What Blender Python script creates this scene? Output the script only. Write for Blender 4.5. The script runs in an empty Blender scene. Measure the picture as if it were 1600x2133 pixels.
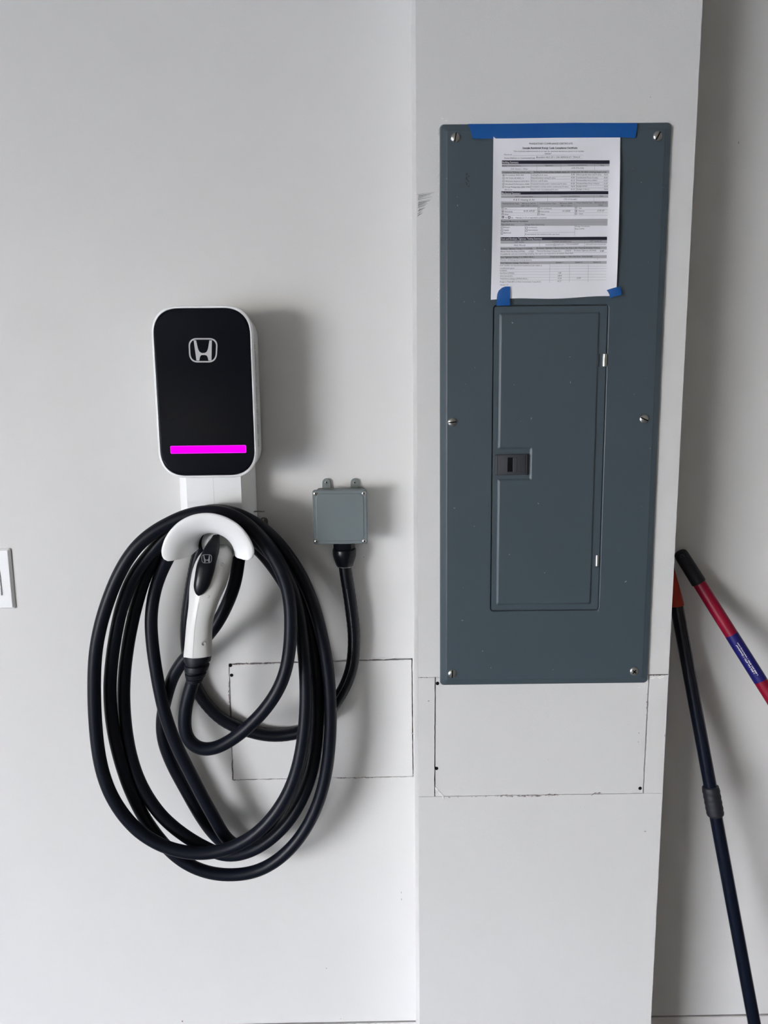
import bpy, bmesh, math, random
import numpy as np
from mathutils import Vector, Matrix, noise
from mathutils.geometry import tessellate_polygon

R = math.radians
SC = bpy.context.scene
COL = SC.collection

# ------------------------------------------------------------------ camera
FPX, CX, CY = 1600.0, 800.0, 1066.5
PITCH, YAW, ROLL = R(9.18), R(0.568), R(-0.627)
CAM = Vector((0.0, -1.53, 1.60))
FW = Vector((math.sin(YAW)*math.cos(PITCH), math.cos(YAW)*math.cos(PITCH), -math.sin(PITCH)))
_rt = Vector((math.cos(YAW), -math.sin(YAW), 0)); _up = _rt.cross(FW)
RT = _rt*math.cos(ROLL) + _up*math.sin(ROLL); UP = _up*math.cos(ROLL) - _rt*math.sin(ROLL)
cam = bpy.data.cameras.new('camera'); camo = bpy.data.objects.new('camera', cam); COL.objects.link(camo)
cam.sensor_fit = 'VERTICAL'; cam.sensor_height = 36.0; cam.lens = FPX/2133.0*36.0
cam.clip_start = 0.05; cam.clip_end = 200
camo.matrix_world = Matrix(((RT.x, UP.x, -FW.x, CAM.x), (RT.y, UP.y, -FW.y, CAM.y), (RT.z, UP.z, -FW.z, CAM.z), (0, 0, 0, 1)))
SC.camera = camo

# ------------------------------------------------------------------ light
DOOR = dict(x=-5.6, y0=-8.4, y1=-3.9, z1=2.05)      # the open garage door that lets the daylight in
w = bpy.data.worlds.new('sky'); SC.world = w; w.use_nodes = True
bg = w.node_tree.nodes['Background']; bg.inputs['Strength'].default_value = 19.0
# overcast sky: paler at the horizon, brighter and bluer overhead
_n = w.node_tree.nodes; _l = w.node_tree.links
_tc = _n.new('ShaderNodeTexCoord'); _sx = _n.new('ShaderNodeSeparateXYZ'); _l.new(_tc.outputs['Generated'], _sx.inputs[0])
_mr = _n.new('ShaderNodeMapRange'); _mr.inputs['From Min'].default_value = 0.0; _mr.inputs['From Max'].default_value = 0.7; _l.new(_sx.outputs['Z'], _mr.inputs['Value'])
_mx = _n.new('ShaderNodeMix'); _mx.data_type = 'RGBA'; _mx.clamp_result = False
_mx.inputs['A'].default_value = (0.70, 0.68, 0.645, 1); _mx.inputs['B'].default_value = (2.25, 2.50, 3.18, 1)
_l.new(_mr.outputs['Result'], _mx.inputs['Factor']); _l.new(_mx.outputs['Result'], bg.inputs['Color'])
pl = bpy.data.lights.new('door_portal', 'AREA'); pl.shape = 'RECTANGLE'; pl.size = DOOR['y1']-DOOR['y0']; pl.size_y = DOOR['z1']
pl.cycles.is_portal = True
po = bpy.data.objects.new('door_portal', pl); COL.objects.link(po)
po.location = (DOOR['x'], (DOOR['y0']+DOOR['y1'])/2, DOOR['z1']/2)
po.rotation_euler = Vector((1, 0, 0)).to_track_quat('-Z', 'Z').to_euler()
SC.view_settings.view_transform = 'Standard'; SC.view_settings.look = 'None'
SC.view_settings.gamma = 1.0; SC.view_settings.use_curve_mapping = False
SC.view_settings.exposure = 1.33
SC.cycles.use_denoising = True
SC.cycles.max_bounces = 10; SC.cycles.diffuse_bounces = 6

# ------------------------------------------------------------------ helpers
def P(px, py, Y):
    """point of the plane y = Y seen at that place of the photograph"""
    d = RT*((px-CX)/FPX) - UP*((py-CY)/FPX) + FW
    return CAM + d*((Y-CAM.y)/d.y)
def PX(px, py, Y): return P(px, py, Y).x
def PZ(px, py, Y): return P(px, py, Y).z

def mat(name, col, rough=0.5, metal=0.0, bump=None, var=None, coat=0.0, alpha=1.0, emit=None, spec=0.5):
    m = bpy.data.materials.new(name); m.use_nodes = True
    nt = m.node_tree; b = nt.nodes['Principled BSDF']
    b.inputs['Base Color'].default_value = (*col, 1); b.inputs['Roughness'].default_value = rough
    b.inputs['Metallic'].default_value = metal; b.inputs['Specular IOR Level'].default_value = spec
    b.inputs['Coat Weight'].default_value = coat; b.inputs['Alpha'].default_value = alpha
    if emit:
        b.inputs['Emission Color'].default_value = (*emit[0], 1); b.inputs['Emission Strength'].default_value = emit[1]
    geo = nt.nodes.new('ShaderNodeNewGeometry')
    if bump:
        last = None
        for sc, st, dist in bump:
            n = nt.nodes.new('ShaderNodeTexNoise'); n.inputs['Scale'].default_value = sc; n.inputs['Detail'].default_value = 3
            nt.links.new(geo.outputs['Position'], n.inputs['Vector'])
            bp = nt.nodes.new('ShaderNodeBump'); bp.inputs['Strength'].default_value = st; bp.inputs['Distance'].default_value = dist
            nt.links.new(n.outputs['Fac'], bp.inputs['Height'])
            if last: nt.links.new(last.outputs['Normal'], bp.inputs['Normal'])
            last = bp
        nt.links.new(last.outputs['Normal'], b.inputs['Normal'])
    if var:
        sc, c2, lo, hi = var
        n = nt.nodes.new('ShaderNodeTexNoise'); n.inputs['Scale'].default_value = sc; n.inputs['Detail'].default_value = 4
        nt.links.new(geo.outputs['Position'], n.inputs['Vector'])
        r = nt.nodes.new('ShaderNodeMapRange'); r.inputs['From Min'].default_value = lo; r.inputs['From Max'].default_value = hi
        nt.links.new(n.outputs['Fac'], r.inputs['Value'])
        mx = nt.nodes.new('ShaderNodeMix'); mx.data_type = 'RGBA'
        mx.inputs['A'].default_value = (*col, 1); mx.inputs['B'].default_value = (*c2, 1)
        nt.links.new(r.outputs['Result'], mx.inputs['Factor']); nt.links.new(mx.outputs['Result'], b.inputs['Base Color'])
    return m

def add_mesh(name, verts, faces, m, parent=None, origin=None, smooth=True, angle=35):
    if origin is None:
        root = parent
        while root is not None and root.parent is not None: root = root.parent
        origin = root.location if root is not None else Vector((0, 0, 0))
    me = bpy.data.meshes.new(name)
    me.from_pydata([tuple(Vector(v)-Vector(origin)) for v in verts], [], faces)
    bm = bmesh.new(); bm.from_mesh(me)
    bmesh.ops.remove_doubles(bm, verts=bm.verts, dist=1e-6)
    bmesh.ops.recalc_face_normals(bm, faces=bm.faces)
    for f in bm.faces: f.smooth = smooth
    if smooth:
        for e in bm.edges:
            if len(e.link_faces) == 2 and e.calc_face_angle(0) > R(angle): e.smooth = False
    bm.to_mesh(me); bm.free()
    if isinstance(m, (list, tuple)):
        for mm in m: me.materials.append(mm)
    else: me.materials.append(m)
    o = bpy.data.objects.new(name, me); COL.objects.link(o)
    if parent is not None: o.parent = parent
    else: o.location = origin
    return o
def thing(name, label, cat, loc, group=None):
    o = bpy.data.objects.new(name, None); COL.objects.link(o); o.location = loc; o.empty_display_size = .05
    o['label'] = label; o['category'] = cat
    if group: o['group'] = group
    return o
def tag(o, label, cat, group=None):
    o['label'] = label; o['category'] = cat
    if group: o['group'] = group
    return o
def struct(o, label=None, cat='wall'):
    o['kind'] = 'structure'
    if label: o['label'] = label; o['category'] = cat
    return o

def box(x0, x1, y0, y1, z0, z1):
    v = [(x, y, z) for z in (z0, z1) for y in (y0, y1) for x in (x0, x1)]
    return v, [(0, 1, 3, 2), (4, 6, 7, 5), (0, 4, 5, 1), (1, 5, 7, 3), (3, 7, 6, 2), (2, 6, 4, 0)]
def join(*vf):
    V, F = [], []
    for v, f in vf:
        n = len(V); V += [tuple(a) for a in v]; F += [tuple(i+n for i in q) for q in f]
    return V, F
def bevelled_box(x0, x1, y0, y1, z0, z1, b, seg=2):
    bm = bmesh.new(); v, f = box(x0, x1, y0, y1, z0, z1)
    vs = [bm.verts.new(a) for a in v]
    for q in f: bm.faces.new([vs[i] for i in q])
    bmesh.ops.recalc_face_normals(bm, faces=bm.faces)
    bmesh.ops.bevel(bm, geom=list(bm.edges), offset=b, segments=seg, affect='EDGES', profile=.5)
    bm.verts.index_update()
    out = [tuple(a.co) for a in bm.verts], [tuple(a.index for a in q.verts) for q in bm.faces]; bm.free(); return out
def loft(rings, cap0=True, cap1=True, closed=True):
    n = len(rings[0]); V = [tuple(p) for r in rings for p in r]; F = []
    for k in range(len(rings)-1):
        for i in range(n if closed else n-1):
            j = (i+1) % n; F.append((k*n+i, k*n+j, (k+1)*n+j, (k+1)*n+i))
    if cap0: F.append(tuple(range(n))[::-1])
    if cap1: F.append(tuple((len(rings)-1)*n+i for i in range(n)))
    return V, F
def rrect(cx, cz, w, h, r, n=8, e=2.0, flare=0):
    """rounded rectangle in the x-z plane, list of (x, z)"""
    out = []
    for sx, sz, a0 in ((1, 1, 0), (-1, 1, 90), (-1, -1, 180), (1, -1, 270)):
        for i in range(n+1):
            a = R(a0+90*i/n); c, s = math.cos(a), math.sin(a)
            c = math.copysign(abs(c)**(2/e), c); s = math.copysign(abs(s)**(2/e), s)
            out.append((cx+sx*(w/2-r)+r*c, cz+sz*(h/2-r)+r*s))
    return out
def ring_y(pts, Y): return [(x, Y, z) for x, z in pts]
def catmull(pts, sub=8, closed=False):
    pts = [np.array(p, float) for p in pts]; out = []; n = len(pts)
    rng = range(n) if closed else range(n-1)
    for i in rng:
        p1 = pts[i]; p2 = pts[(i+1) % n]
        p0 = pts[i-1] if (i > 0 or closed) else 2*p1-p2
        p3 = pts[(i+2) % n] if (i+2 < n or closed) else 2*p2-p1
        d0, d1, d2 = [max(np.linalg.norm(b-a)**.5, 1e-5) for a, b in ((p0, p1), (p1, p2), (p2, p3))]
        m1 = (p1-p0)/d0-(p2-p0)/(d0+d1)+(p2-p1)/d1; m2 = (p2-p1)/d1-(p3-p1)/(d1+d2)+(p3-p2)/d2
        m1 *= d1; m2 *= d1
        for k in range(sub):
            t = k/sub
            out.append(p1*(2*t**3-3*t*t+1)+m1*(t**3-2*t*t+t)+p2*(-2*t**3+3*t*t)+m2*(t**3-t*t))
    if not closed: out.append(pts[-1])
    return out
def smooth_path(pts, it=6):
    p = np.array(pts)
    for _ in range(it):
        q = p.copy(); q[1:-1] = (p[:-2]+2*p[1:-1]+p[2:])/4; p = q
    return [a for a in p]
def tube(path, rad, n=16, caps=True):
    path = [np.array(p, float) for p in path]; rings = []; N = len(path)
    nrm = None
    for i, p in enumerate(path):
        t = path[min(i+1, N-1)]-path[max(i-1, 0)]; t /= np.linalg.norm(t)+1e-12
        if nrm is None:
            a = np.array([0, 0, 1.]) if abs(t[2]) < .9 else np.array([1., 0, 0]); nrm = np.cross(t, a)
        nrm = nrm-t*np.dot(nrm, t); nrm /= np.linalg.norm(nrm); b = np.cross(t, nrm)
        r = rad(i/(N-1)) if callable(rad) else rad
        rings.append([p+r*(math.cos(2*math.pi*k/n)*nrm+math.sin(2*math.pi*k/n)*b) for k in range(n)])
    return loft(rings, caps, caps)
def lathe(axis0, axis1, prof, n=24):
    """prof: (t along the axis 0..1, radius)"""
    a = np.array(axis0, float); b = np.array(axis1, float); d = b-a; t = d/np.linalg.norm(d)
    u = np.cross(t, [0, 0, 1.]) if abs(t[2]) < .9 else np.cross(t, [1., 0, 0]); u /= np.linalg.norm(u); v = np.cross(t, u)
    rings = [[a+d*s+max(r, 1e-5)*(math.cos(2*math.pi*k/n)*u+math.sin(2*math.pi*k/n)*v) for k in range(n)] for s, r in prof]
    return loft(rings)
def plate(outer, holes, y_front, y_back):
    """flat board in the x-z plane with holes, given thickness"""
    loops = [outer]+holes
    V2 = [Vector((x, z, 0)) for l in loops for x, z in l]
    tris = tessellate_polygon([[Vector((x, z, 0)) for x, z in l] for l in loops])
    n = len(V2); V = [(p.x, y_front, p.y) for p in V2]+[(p.x, y_back, p.y) for p in V2]
    F = [tuple(t) for t in tris]+[tuple(i+n for i in t) for t in tris]
    k = 0
    for l in loops:
        m = len(l)
        for i in range(m):
            j = (i+1) % m; F.append((k+i, k+j, n+k+j, n+k+i))
        k += m
    return V, F
def rag(a, b, amp, step, rnd, ends=True):
    """ragged line between two (x, z) points, without its last point"""
    a = np.array(a, float); b = np.array(b, float); L = np.linalg.norm(b-a); n = max(2, int(L/step)); t = (b-a)/L; q = np.array([-t[1], t[0]])
    s0 = rnd.random()*99; out = [tuple(a)]
    for i in range(1, n):
        o = amp*(0.8*noise.noise(Vector((s0+i*step*60, 0, 0)))+.5*rnd.uniform(-1, 1)*(rnd.random() < .3))
        out.append(tuple(a+t*L*i/n+q*o))
    return out
def ragged_poly(pts, amps, step, rnd):
    out = []
    for i in range(len(pts)):
        if amps[i] == 0: out.append(tuple(pts[i]))
        else: out += rag(pts[i], pts[(i+1) % len(pts)], amps[i], step, rnd)
    return out
def flat_poly(pts_px, Y, thick=.0004):
    pts = [(P(x, y, Y).x, P(x, y, Y).z) for x, y in pts_px]
    return plate(pts, [], Y, Y+thick)

# ------------------------------------------------------------------ materials
WALL = (0.665, 0.660, 0.648)
M = {}
M['wall'] = mat('wall_paint', WALL, .55, bump=[(260, .10, .002), (9, .10, .01)], var=(3, (0.65, 0.645, 0.632), .35, .65))
M['pillar'] = mat('pillar_paint', (0.665, 0.662, 0.653), .55, bump=[(330, .12, .002), (14, .10, .01)], var=(3, (0.65, 0.646, 0.636), .35, .65))
M['far_wall'] = mat('unpainted_board', (0.37, 0.335, 0.28), .8)
M['void'] = mat('dark_gap', (0.018, 0.016, 0.016), .9, spec=.1)
M['gypsum'] = mat('torn_gypsum_paper', (0.20, 0.165, 0.165), .9, var=(300, (0.50, 0.45, 0.44), .4, .6))
M['chip'] = mat('chipped_paint_white', (0.82, 0.82, 0.80), .6)
M['scuff'] = mat('grey_scuff', (0.30, 0.30, 0.29), .8, alpha=.45)
M['ceil'] = mat('ceiling_paint', (0.44, 0.415, 0.37), .8)
M['concrete'] = mat('floor_concrete', (0.15, 0.147, 0.14), .7, bump=[(40, .2, .002)], var=(5, (0.12, 0.117, 0.11), .35, .65))
M['drive'] = mat('driveway_concrete', (0.11, 0.10, 0.085), .8)
M['curb'] = mat('curb_concrete', (0.62, 0.60, 0.59), .8, bump=[(60, .3, .002)])
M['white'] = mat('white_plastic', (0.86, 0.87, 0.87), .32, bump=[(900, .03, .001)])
M['white_side'] = mat('white_plastic_shaded', (0.60, 0.61, 0.60), .5)  # white plastic darkened: the shade on the housing side is put into the colour
M['glass'] = mat('black_glass', (0.0025, 0.0035, 0.0065), .16, coat=.0, spec=.15)
M['emblem'] = mat('silver_print', (0.52, 0.52, 0.53), .35, metal=.2)
M['emblem_dim'] = mat('grey_print', (0.16, 0.165, 0.18), .4)
M['led'] = mat('magenta_light', (0.02, 0.0, 0.02), .9, spec=0, emit=((1.0, 0.0, 1.0), 0.9))
M['led_rim'] = mat('magenta_light_edge', (0.05, 0.0, 0.05), .9, spec=0, emit=((0.9, 0.03, 0.9), 0.6))
M['print'] = mat('black_print', (0.02, 0.02, 0.025), .6)
M['print_grey'] = mat('grey_small_print', (0.16, 0.16, 0.16), .6)
M['print_ital'] = mat('filled_in_print', (0.10, 0.10, 0.11), .6)
M['rubber'] = mat('black_cable_rubber', (0.0030, 0.0048, 0.0105), .42, bump=[(700, .04, .001)], spec=.22)
M['conduit'] = mat('black_conduit', (0.003, 0.004, 0.008), .32, bump=[(500, .10, .001)], spec=.28)
M['blackpl'] = mat('black_plastic', (0.003, 0.004, 0.007), .30, spec=.28)
M['boot'] = mat('black_boot_rubber', (0.005, 0.006, 0.012), .5, spec=.3)
M['dash'] = mat('white_print', (0.7, 0.7, 0.7), .6)
M['conn'] = mat('connector_white', (0.72, 0.72, 0.70), .30)
M['conn_seam'] = mat('connector_seam', (0.42, 0.42, 0.41), .5)
M['jbox'] = mat('grey_box_plastic', (0.150, 0.180, 0.190), .42, bump=[(500, .05, .001)])
M['jbox_body'] = mat('grey_box_body', (0.19, 0.215, 0.215), .5)
M['steel'] = mat('zinc_steel', (0.62, 0.62, 0.60), .28, metal=1.0)
M['dullsteel'] = mat('dull_steel', (0.30, 0.30, 0.29), .4, metal=1.0)
M['slot'] = mat('screw_slot', (0.004, 0.004, 0.005), .7, spec=.1)
M['line_print'] = mat('pale_line_print', (0.30, 0.30, 0.30), .6)
M['switch'] = mat('switch_white', (0.86, 0.87, 0.87), .3)
M['tape'] = mat('blue_masking_tape', (0.0, 0.10, 0.40), .55, alpha=.70, bump=[(400, .25, .001)])
M['red'] = mat('red_plastic', (0.22, 0.002, 0.020), .35, spec=.35)
M['orange'] = mat('orange_red_plastic', (0.34, 0.024, 0.008), .5, spec=.3)
M['navy'] = mat('navy_label', (0.010, 0.009, 0.115), .35, spec=.3)
M['polecap'] = mat('charcoal_grip', (0.008, 0.011, 0.016), .5, spec=.35)
M['poleblack'] = mat('black_pole_enamel', (0.0025, 0.005, 0.013), .24, spec=.35)
M['collar'] = mat('charcoal_collar', (0.007, 0.008, 0.013), .6, bump=[(300, .2, .001)])
M['drywall_screw'] = mat('black_screw', (0.004, 0.004, 0.004), .8, spec=.1)
M['latch'] = mat('charcoal_latch', (0.040, 0.042, 0.050), .55, bump=[(800, .15, .001)])

def panel_paint():
    m = mat('blue_grey_enamel', (0.056, 0.078, 0.094), .40, bump=[(420, .05, .001), (7, .12, .01)])
    nt = m.node_tree; b = nt.nodes['Principled BSDF']; L = nt.links
    geo = nt.nodes.new('ShaderNodeNewGeometry')
    v = nt.nodes.new('ShaderNodeTexVoronoi'); v.inputs['Scale'].default_value = 60; v.inputs['Randomness'].default_value = 1
    n = nt.nodes.new('ShaderNodeTexNoise'); n.inputs['Scale'].default_value = 120
    mp = nt.nodes.new('ShaderNodeVectorMath'); mp.operation = 'MULTIPLY_ADD'; mp.inputs[1].default_value = (.012,)*3
    L.new(geo.outputs['Position'], n.inputs['Vector'])
    L.new(n.outputs['Color'], mp.inputs[0]); L.new(geo.outputs['Position'], mp.inputs[2]); L.new(mp.outputs[0], v.inputs['Vector'])
    lt = nt.nodes.new('ShaderNodeMath'); lt.operation = 'LESS_THAN'; lt.inputs[1].default_value = .055; L.new(v.outputs['Distance'], lt.inputs[0])
    sp = nt.nodes.new('ShaderNodeSeparateColor'); L.new(v.outputs['Color'], sp.inputs[0])
    g = nt.nodes.new('ShaderNodeMath'); g.operation = 'GREATER_THAN'; g.inputs[1].default_value = .74; L.new(sp.outputs[0], g.inputs[0])
    mu = nt.nodes.new('ShaderNodeMath'); mu.operation = 'MULTIPLY'; L.new(lt.outputs[0], mu.inputs[0]); L.new(g.outputs[0], mu.inputs[1])
    m2 = nt.nodes.new('ShaderNodeMath'); m2.operation = 'MULTIPLY'; m2.inputs[1].default_value = .6; L.new(mu.outputs[0], m2.inputs[0])
    mx = nt.nodes.new('ShaderNodeMix'); mx.data_type = 'RGBA'; mx.inputs['A'].default_value = (0.056, 0.078, 0.094, 1); mx.inputs['B'].default_value = (.45, .47, .47, 1)
    L.new(m2.outputs[0], mx.inputs['Factor']); L.new(mx.outputs['Result'], b.inputs['Base Color'])
    return m
M['panel'] = panel_paint()
def paper_mat():
    m = mat('white_paper', (0.80, 0.80, 0.84), .7, bump=[(18, .25, .01)]); return m
M['paper'] = paper_mat()
M['band_grey'] = mat('grey_toner', (0.42, 0.42, 0.45), .7)
M['band_black'] = mat('black_toner', (0.012, 0.012, 0.028), .5)
M['band_text'] = mat('reversed_print', (0.62, 0.62, 0.66), .7)

# ------------------------------------------------------------------ setting
YP = -0.155                                   # front of the projecting pillar
XL = PX(870, 1066, YP); XR = PX(1410, 1066, YP)   # its left and right sides
ZC = 2.85; ZL = PZ(1500, 2115, 0)             # ceiling, top of the concrete curb
XW0, XW1, YW = DOOR['x'], 6.5, -10.5
rnd = random.Random(4)

# wall behind: board with the cut-out of the patch
patch_px = [(476, 1382), (861.5, 1371), (863.5, 1618), (484, 1625)]
pc = [(P(x, y, 0).x, P(x, y, 0).z) for x, y in patch_px]
pc[1] = (min(pc[1][0], XL-.0035), pc[1][1]); pc[2] = (min(pc[2][0], XL-.0025), pc[2][1])
hole = ragged_poly(pc, [.0016, .0008, .0014, .0022], .006, rnd)
def inset(p, gs):  # shrink a TL,TR,BR,BL quad: gaps top,right,bottom,left
    (a, b, c, d) = p; t, r, bt, l = gs
    return [(a[0]+l, a[1]-t), (b[0]-r, b[1]-t), (c[0]-r, c[1]+bt), (d[0]+l, d[1]+bt)]
wb = struct(add_mesh('wall_back', *plate([(XW0, ZL+.002), (XW1, ZL+.002), (XW1, ZC), (XW0, ZC)], [hole], 0, .012), M['wall'], smooth=False))
pat = add_mesh('drywall_patch', *plate(ragged_poly(inset(pc, (.0030, .0020, .0018, .0024)), [.0012, .0004, .0010, .0014], .006, rnd), [], -.0006, .012), M['wall'], wb, smooth=False)
add_mesh('stud_backing', *box(XW0, XW1, .0125, .10, 0, ZC), M['void'], wb, smooth=False)

def wall_screw(px, py, Y, parent, r=.0036, m='drywall_screw'):
    c = P(px, py, Y)
    o = add_mesh('screw', *lathe((c.x, Y+.004, c.z), (c.x, Y-.0008, c.z), [(0, r), (.9, r), (1, r*.85), (.94, r*.55), (.90, 0)], 14), M[m], parent)
    return o
for x, y in ((480, 1386), (482.5, 1406.5)): wall_screw(x, y, -.0008, pat)

def torn(name, spans, Y, parent, seed, m='gypsum', size=.0022, n=26):
    """small torn flaps of paper along a cut"""
    rr = random.Random(seed); V, F = [], []
    for (x0, y0, x1, y1, k, sz) in spans:
        a, b = P(x0, y0, Y), P(x1, y1, Y)
        for _ in range(int(k)):
            t = rr.random(); c = a.lerp(b, t)+Vector((0, 0, rr.uniform(-1, 1)*sz*.35))
            L = sz*rr.uniform(.6, 2.2); H = sz*rr.uniform(.25, .8); ang = math.atan2(b.z-a.z, b.x-a.x)+rr.uniform(-.5, .5)
            ca, sa = math.cos(ang), math.sin(ang); q = []
            for u, v in ((-L, -.1*H), (-.3*L, -H*rr.uniform(.3, 1)), (.5*L, -H*rr.uniform(.2, .8)), (L, .1*H), (.2*L, H*rr.uniform(.1, .7)), (-.5*L, H*rr.uniform(.2, .9))):
                q.append((c.x+u*ca-v*sa, Y-.0003-rr.random()*.0010, c.z+u*sa+v*ca))
            n0 = len(V); V += q+[(x_, Y+.0005, z_) for x_, _, z_ in q]
            F += [(n0, n0+1, n0+2, n0+3, n0+4, n0+5)]
            F += [(n0+i, n0+(i+1) % 6, n0+6+(i+1) % 6, n0+6+i) for i in range(6)]
    o = add_mesh(name, V, F, M[m], parent, smooth=False); o['kind'] = 'stuff'; return o
torn('torn_paper', [(480, 1384, 590, 1380, 34, .0028), (660, 1377, 775, 1374, 16, .0022), (476, 1420, 479, 1490, 16, .0022), (484, 1560, 485, 1620, 12, .0024),
                    (488, 1625, 620, 1622, 12, .0015), (690, 1620, 775, 1620, 14, .0024), (857, 1526, 861, 1530, 5, .0018)], 0, wb, 5)
torn('lifted_paint', [(500, 1388, 640, 1384, 12, .0014), (700, 1372, 840, 1369, 12, .0015), (700, 1624, 850, 1618, 8, .0014)], 0, wb, 6, 'chip')
def nicks(name, pts, Y, parent, m, seed=1):
    rr = random.Random(seed); V, F = [], []
    for x, y, rx, rz in pts:
        c = P(x, y, Y); n0 = len(V); k = 7
        for i in range(k):
            a = 2*math.pi*i/k; s = rr.uniform(.6, 1.2)
            V.append((c.x+rx*s*math.cos(a), Y-.0002, c.z+rz*s*math.sin(a)))
        V += [(p[0], Y+.0005, p[2]) for p in V[n0:n0+k]]
        F.append(tuple(range(n0, n0+k))); F += [(n0+i, n0+(i+1) % k, n0+k+(i+1) % k, n0+k+i) for i in range(k)]
    o = add_mesh(name, V, F, M[m], parent, smooth=False); o['kind'] = 'stuff'; return o
nicks('wall_nick', [(836, 1859, .0008, .0025), (836.5, 1873, .0008, .003), (713, 1509, .001, .001), (858, 1528, .002, .002), (380, 2127, .0025, .003), (680, 2017, .0012, .001),
                    (710, 2122, .001, .001), (1539, 297, .0007, .003), (758, 1160, .0015, .001)], 0, wb, 'gypsum')
sm = nicks('smudge', [(785, 1592, .009, .007)], 0, wb, 'scuff', 3)

# projecting pillar, front boards
z = lambda px, py: PZ(px, py, YP)
X = lambda px, py: PX(px, py, YP)
T = .012
zt_l, zt_r = z(890, 1411), z(1370, 1405.5)
zb_l, zb_r = z(880, 1659.5), z(1380, 1652)
cl_t, cl_b = X(906.5, 1411), X(905.5, 1657)
cr_t, cr_b = X(1352.5, 1408), X(1340.5, 1652)
pil = struct(add_mesh('wall_middle', *join(box(XL, XR, YP+T+.0004, 0.0, 0, ZC)), M['pillar'], smooth=False))
add_mesh('dark_backing', *box(XL+.001, XR-.001, YP+T, YP+T+.003, 0, ZC), M['void'], pil, smooth=False)
def board(name, quad, amps):
    return add_mesh(name, *plate(ragged_poly(quad, amps, .005, rnd), [], YP, YP+T), M['pillar'], pil, smooth=False)
board('upper_board', [(XL, ZC), (XR, ZC), (XR, zt_r+.001), (cr_t, zt_r+.001), (cl_t, zt_l+.0004), (XL, zt_l+.0004)], [0, 0, .0007, .0005, .0005, 0])
board('lower_board', [(XL, zb_l-.0004), (XR, zb_r-.0004), (XR, 0), (XL, 0)], [.0005, 0, 0, 0])
board('left_strip', [(XL, zt_l-.0004), (cl_t-.0007, zt_l-.0004), (cl_b-.0007, zb_l+.0003), (XL, zb_l+.0003)], [.0004, .0006, .0004, 0])
board('right_strip', [(cr_t+.0010, zt_r-.0006), (XR, zt_r-.0006), (XR, zb_r+.0002), (cr_b+.0008, zb_r+.0002)], [.0006, 0, .0003, .0012])
ppatch = board('drywall_patch', [(cl_t+.0012, zt_l-.0002), (cr_t-.0012, zt_r-.0002), (cr_b-.0014, zb_r+.0006), (cl_b+.0014, zb_l+.0006)], [0, .0012, .0006, .0005])
for x, y in ((911.5, 1423.5), (909.5, 1600.5), (1333.5, 1642)): wall_screw(x, y, YP, ppatch, .0034)
torn('torn_paper', [(1045, 1658, 1125, 1657, 22, .0026), (1140, 1655, 1160, 1655, 6, .0030), (1225, 1655, 1250, 1651, 6, .0024), (920, 1661, 1040, 1658, 8, .0010),
                    (1352, 1407, 1386, 1406, 10, .0018), (875, 1411, 905, 1411, 5, .0012), (1348, 1430, 1346, 1500, 5, .0012)], YP, pil, 9)
torn('lifted_paint', [(908, 1640, 925, 1662, 8, .0045), (1354, 1412, 1380, 1410, 10, .0030), (916, 1430, 950, 1428, 5, .0012), (1330, 1432, 1350, 1424, 5, .0018),
                      (1130, 1660, 1170, 1656, 5, .0018)], YP, pil, 10, 'chip')
torn('caulk_bead', [(913.5, 265, 913.5, 640, 44, .0014), (913.5, 640, 914, 1400, 30, .0010), (920, 255, 1395, 252, 22, .0010), (920, 246, 935, 254, 8, .0016), (1399, 262, 1392, 400, 8, .001)], YP, pil, 12, 'chip')
nicks('wall_nick', [(1355, 202, .0012, .001), (1345, 1732, .0010, .0022), (1344, 1732, .002, .0008), (1331, 1527, .001, .001), (1330, 1545, .0008, .002), (1307, 1509, .0006, .0006), (1219, 1681, .0006, .0006),
                    (893, 1460, .002, .0012), (1385, 1532, .001, .003), (1142, 1582, .0006, .0006)], YP, pil, 'gypsum', 4)
# grey rub mark left of the panel
rr = random.Random(2); V, F = [], []
for i in range(26):
    y = 401+i*1.9+rr.uniform(-1, 1); L = max(6, 38-i*1.15)*rr.uniform(.55, 1.0)
    x0 = 869+rr.random()*4; a, b = P(x0, y+3, YP-.0002), P(x0+L, y-2, YP-.0002); h = rr.uniform(.0003, .0009)
    n0 = len(V); V += [(a.x, a.y, a.z-h), (b.x, b.y, b.z-h*.3), (b.x, b.y, b.z+h*.3), (a.x, a.y, a.z+h)]; F.append((n0, n0+1, n0+2, n0+3))
so = add_mesh('scuff_mark', V, F, M['scuff'], pil, smooth=False); so['kind'] = 'stuff'

# curb, floor, ceiling, the other walls, ground outside
cb = struct(add_mesh('baseboard_back', *bevelled_box(XW0, XW1, -.004, .011, 0, ZL-.0005, .0015, 1), M['curb'], smooth=False))
struct(add_mesh('floor', *box(XW0-.2, XW1, YW, 0.1, -.1, 0), M['concrete'], smooth=False))
struct(add_mesh('ceiling', *box(XW0-.2, XW1+.1, YW, .1, ZC, ZC+.1), M['ceil'], smooth=False))
struct(add_mesh('wall_right', *box(XW1, XW1+.12, YW, .1, 0, ZC), M['far_wall'], smooth=False))
struct(add_mesh('wall_front', *box(XW0-.2, XW1+.1, YW-.12, YW, 0, ZC), M['far_wall'], smooth=False))
struct(add_mesh('wall_left', *join(box(XW0-.2, XW0, DOOR['y1'], .1, 0, ZC), box(XW0-.2, XW0, YW, DOOR['y0'], 0, ZC), box(XW0-.2, XW0, DOOR['y0'], DOOR['y1'], DOOR['z1'], ZC)), M['far_wall'], smooth=False))
struct(add_mesh('ground_outside', *box(-30, XW0-.2, -20, 14, -.2, -.05), M['drive'], smooth=False))

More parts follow.
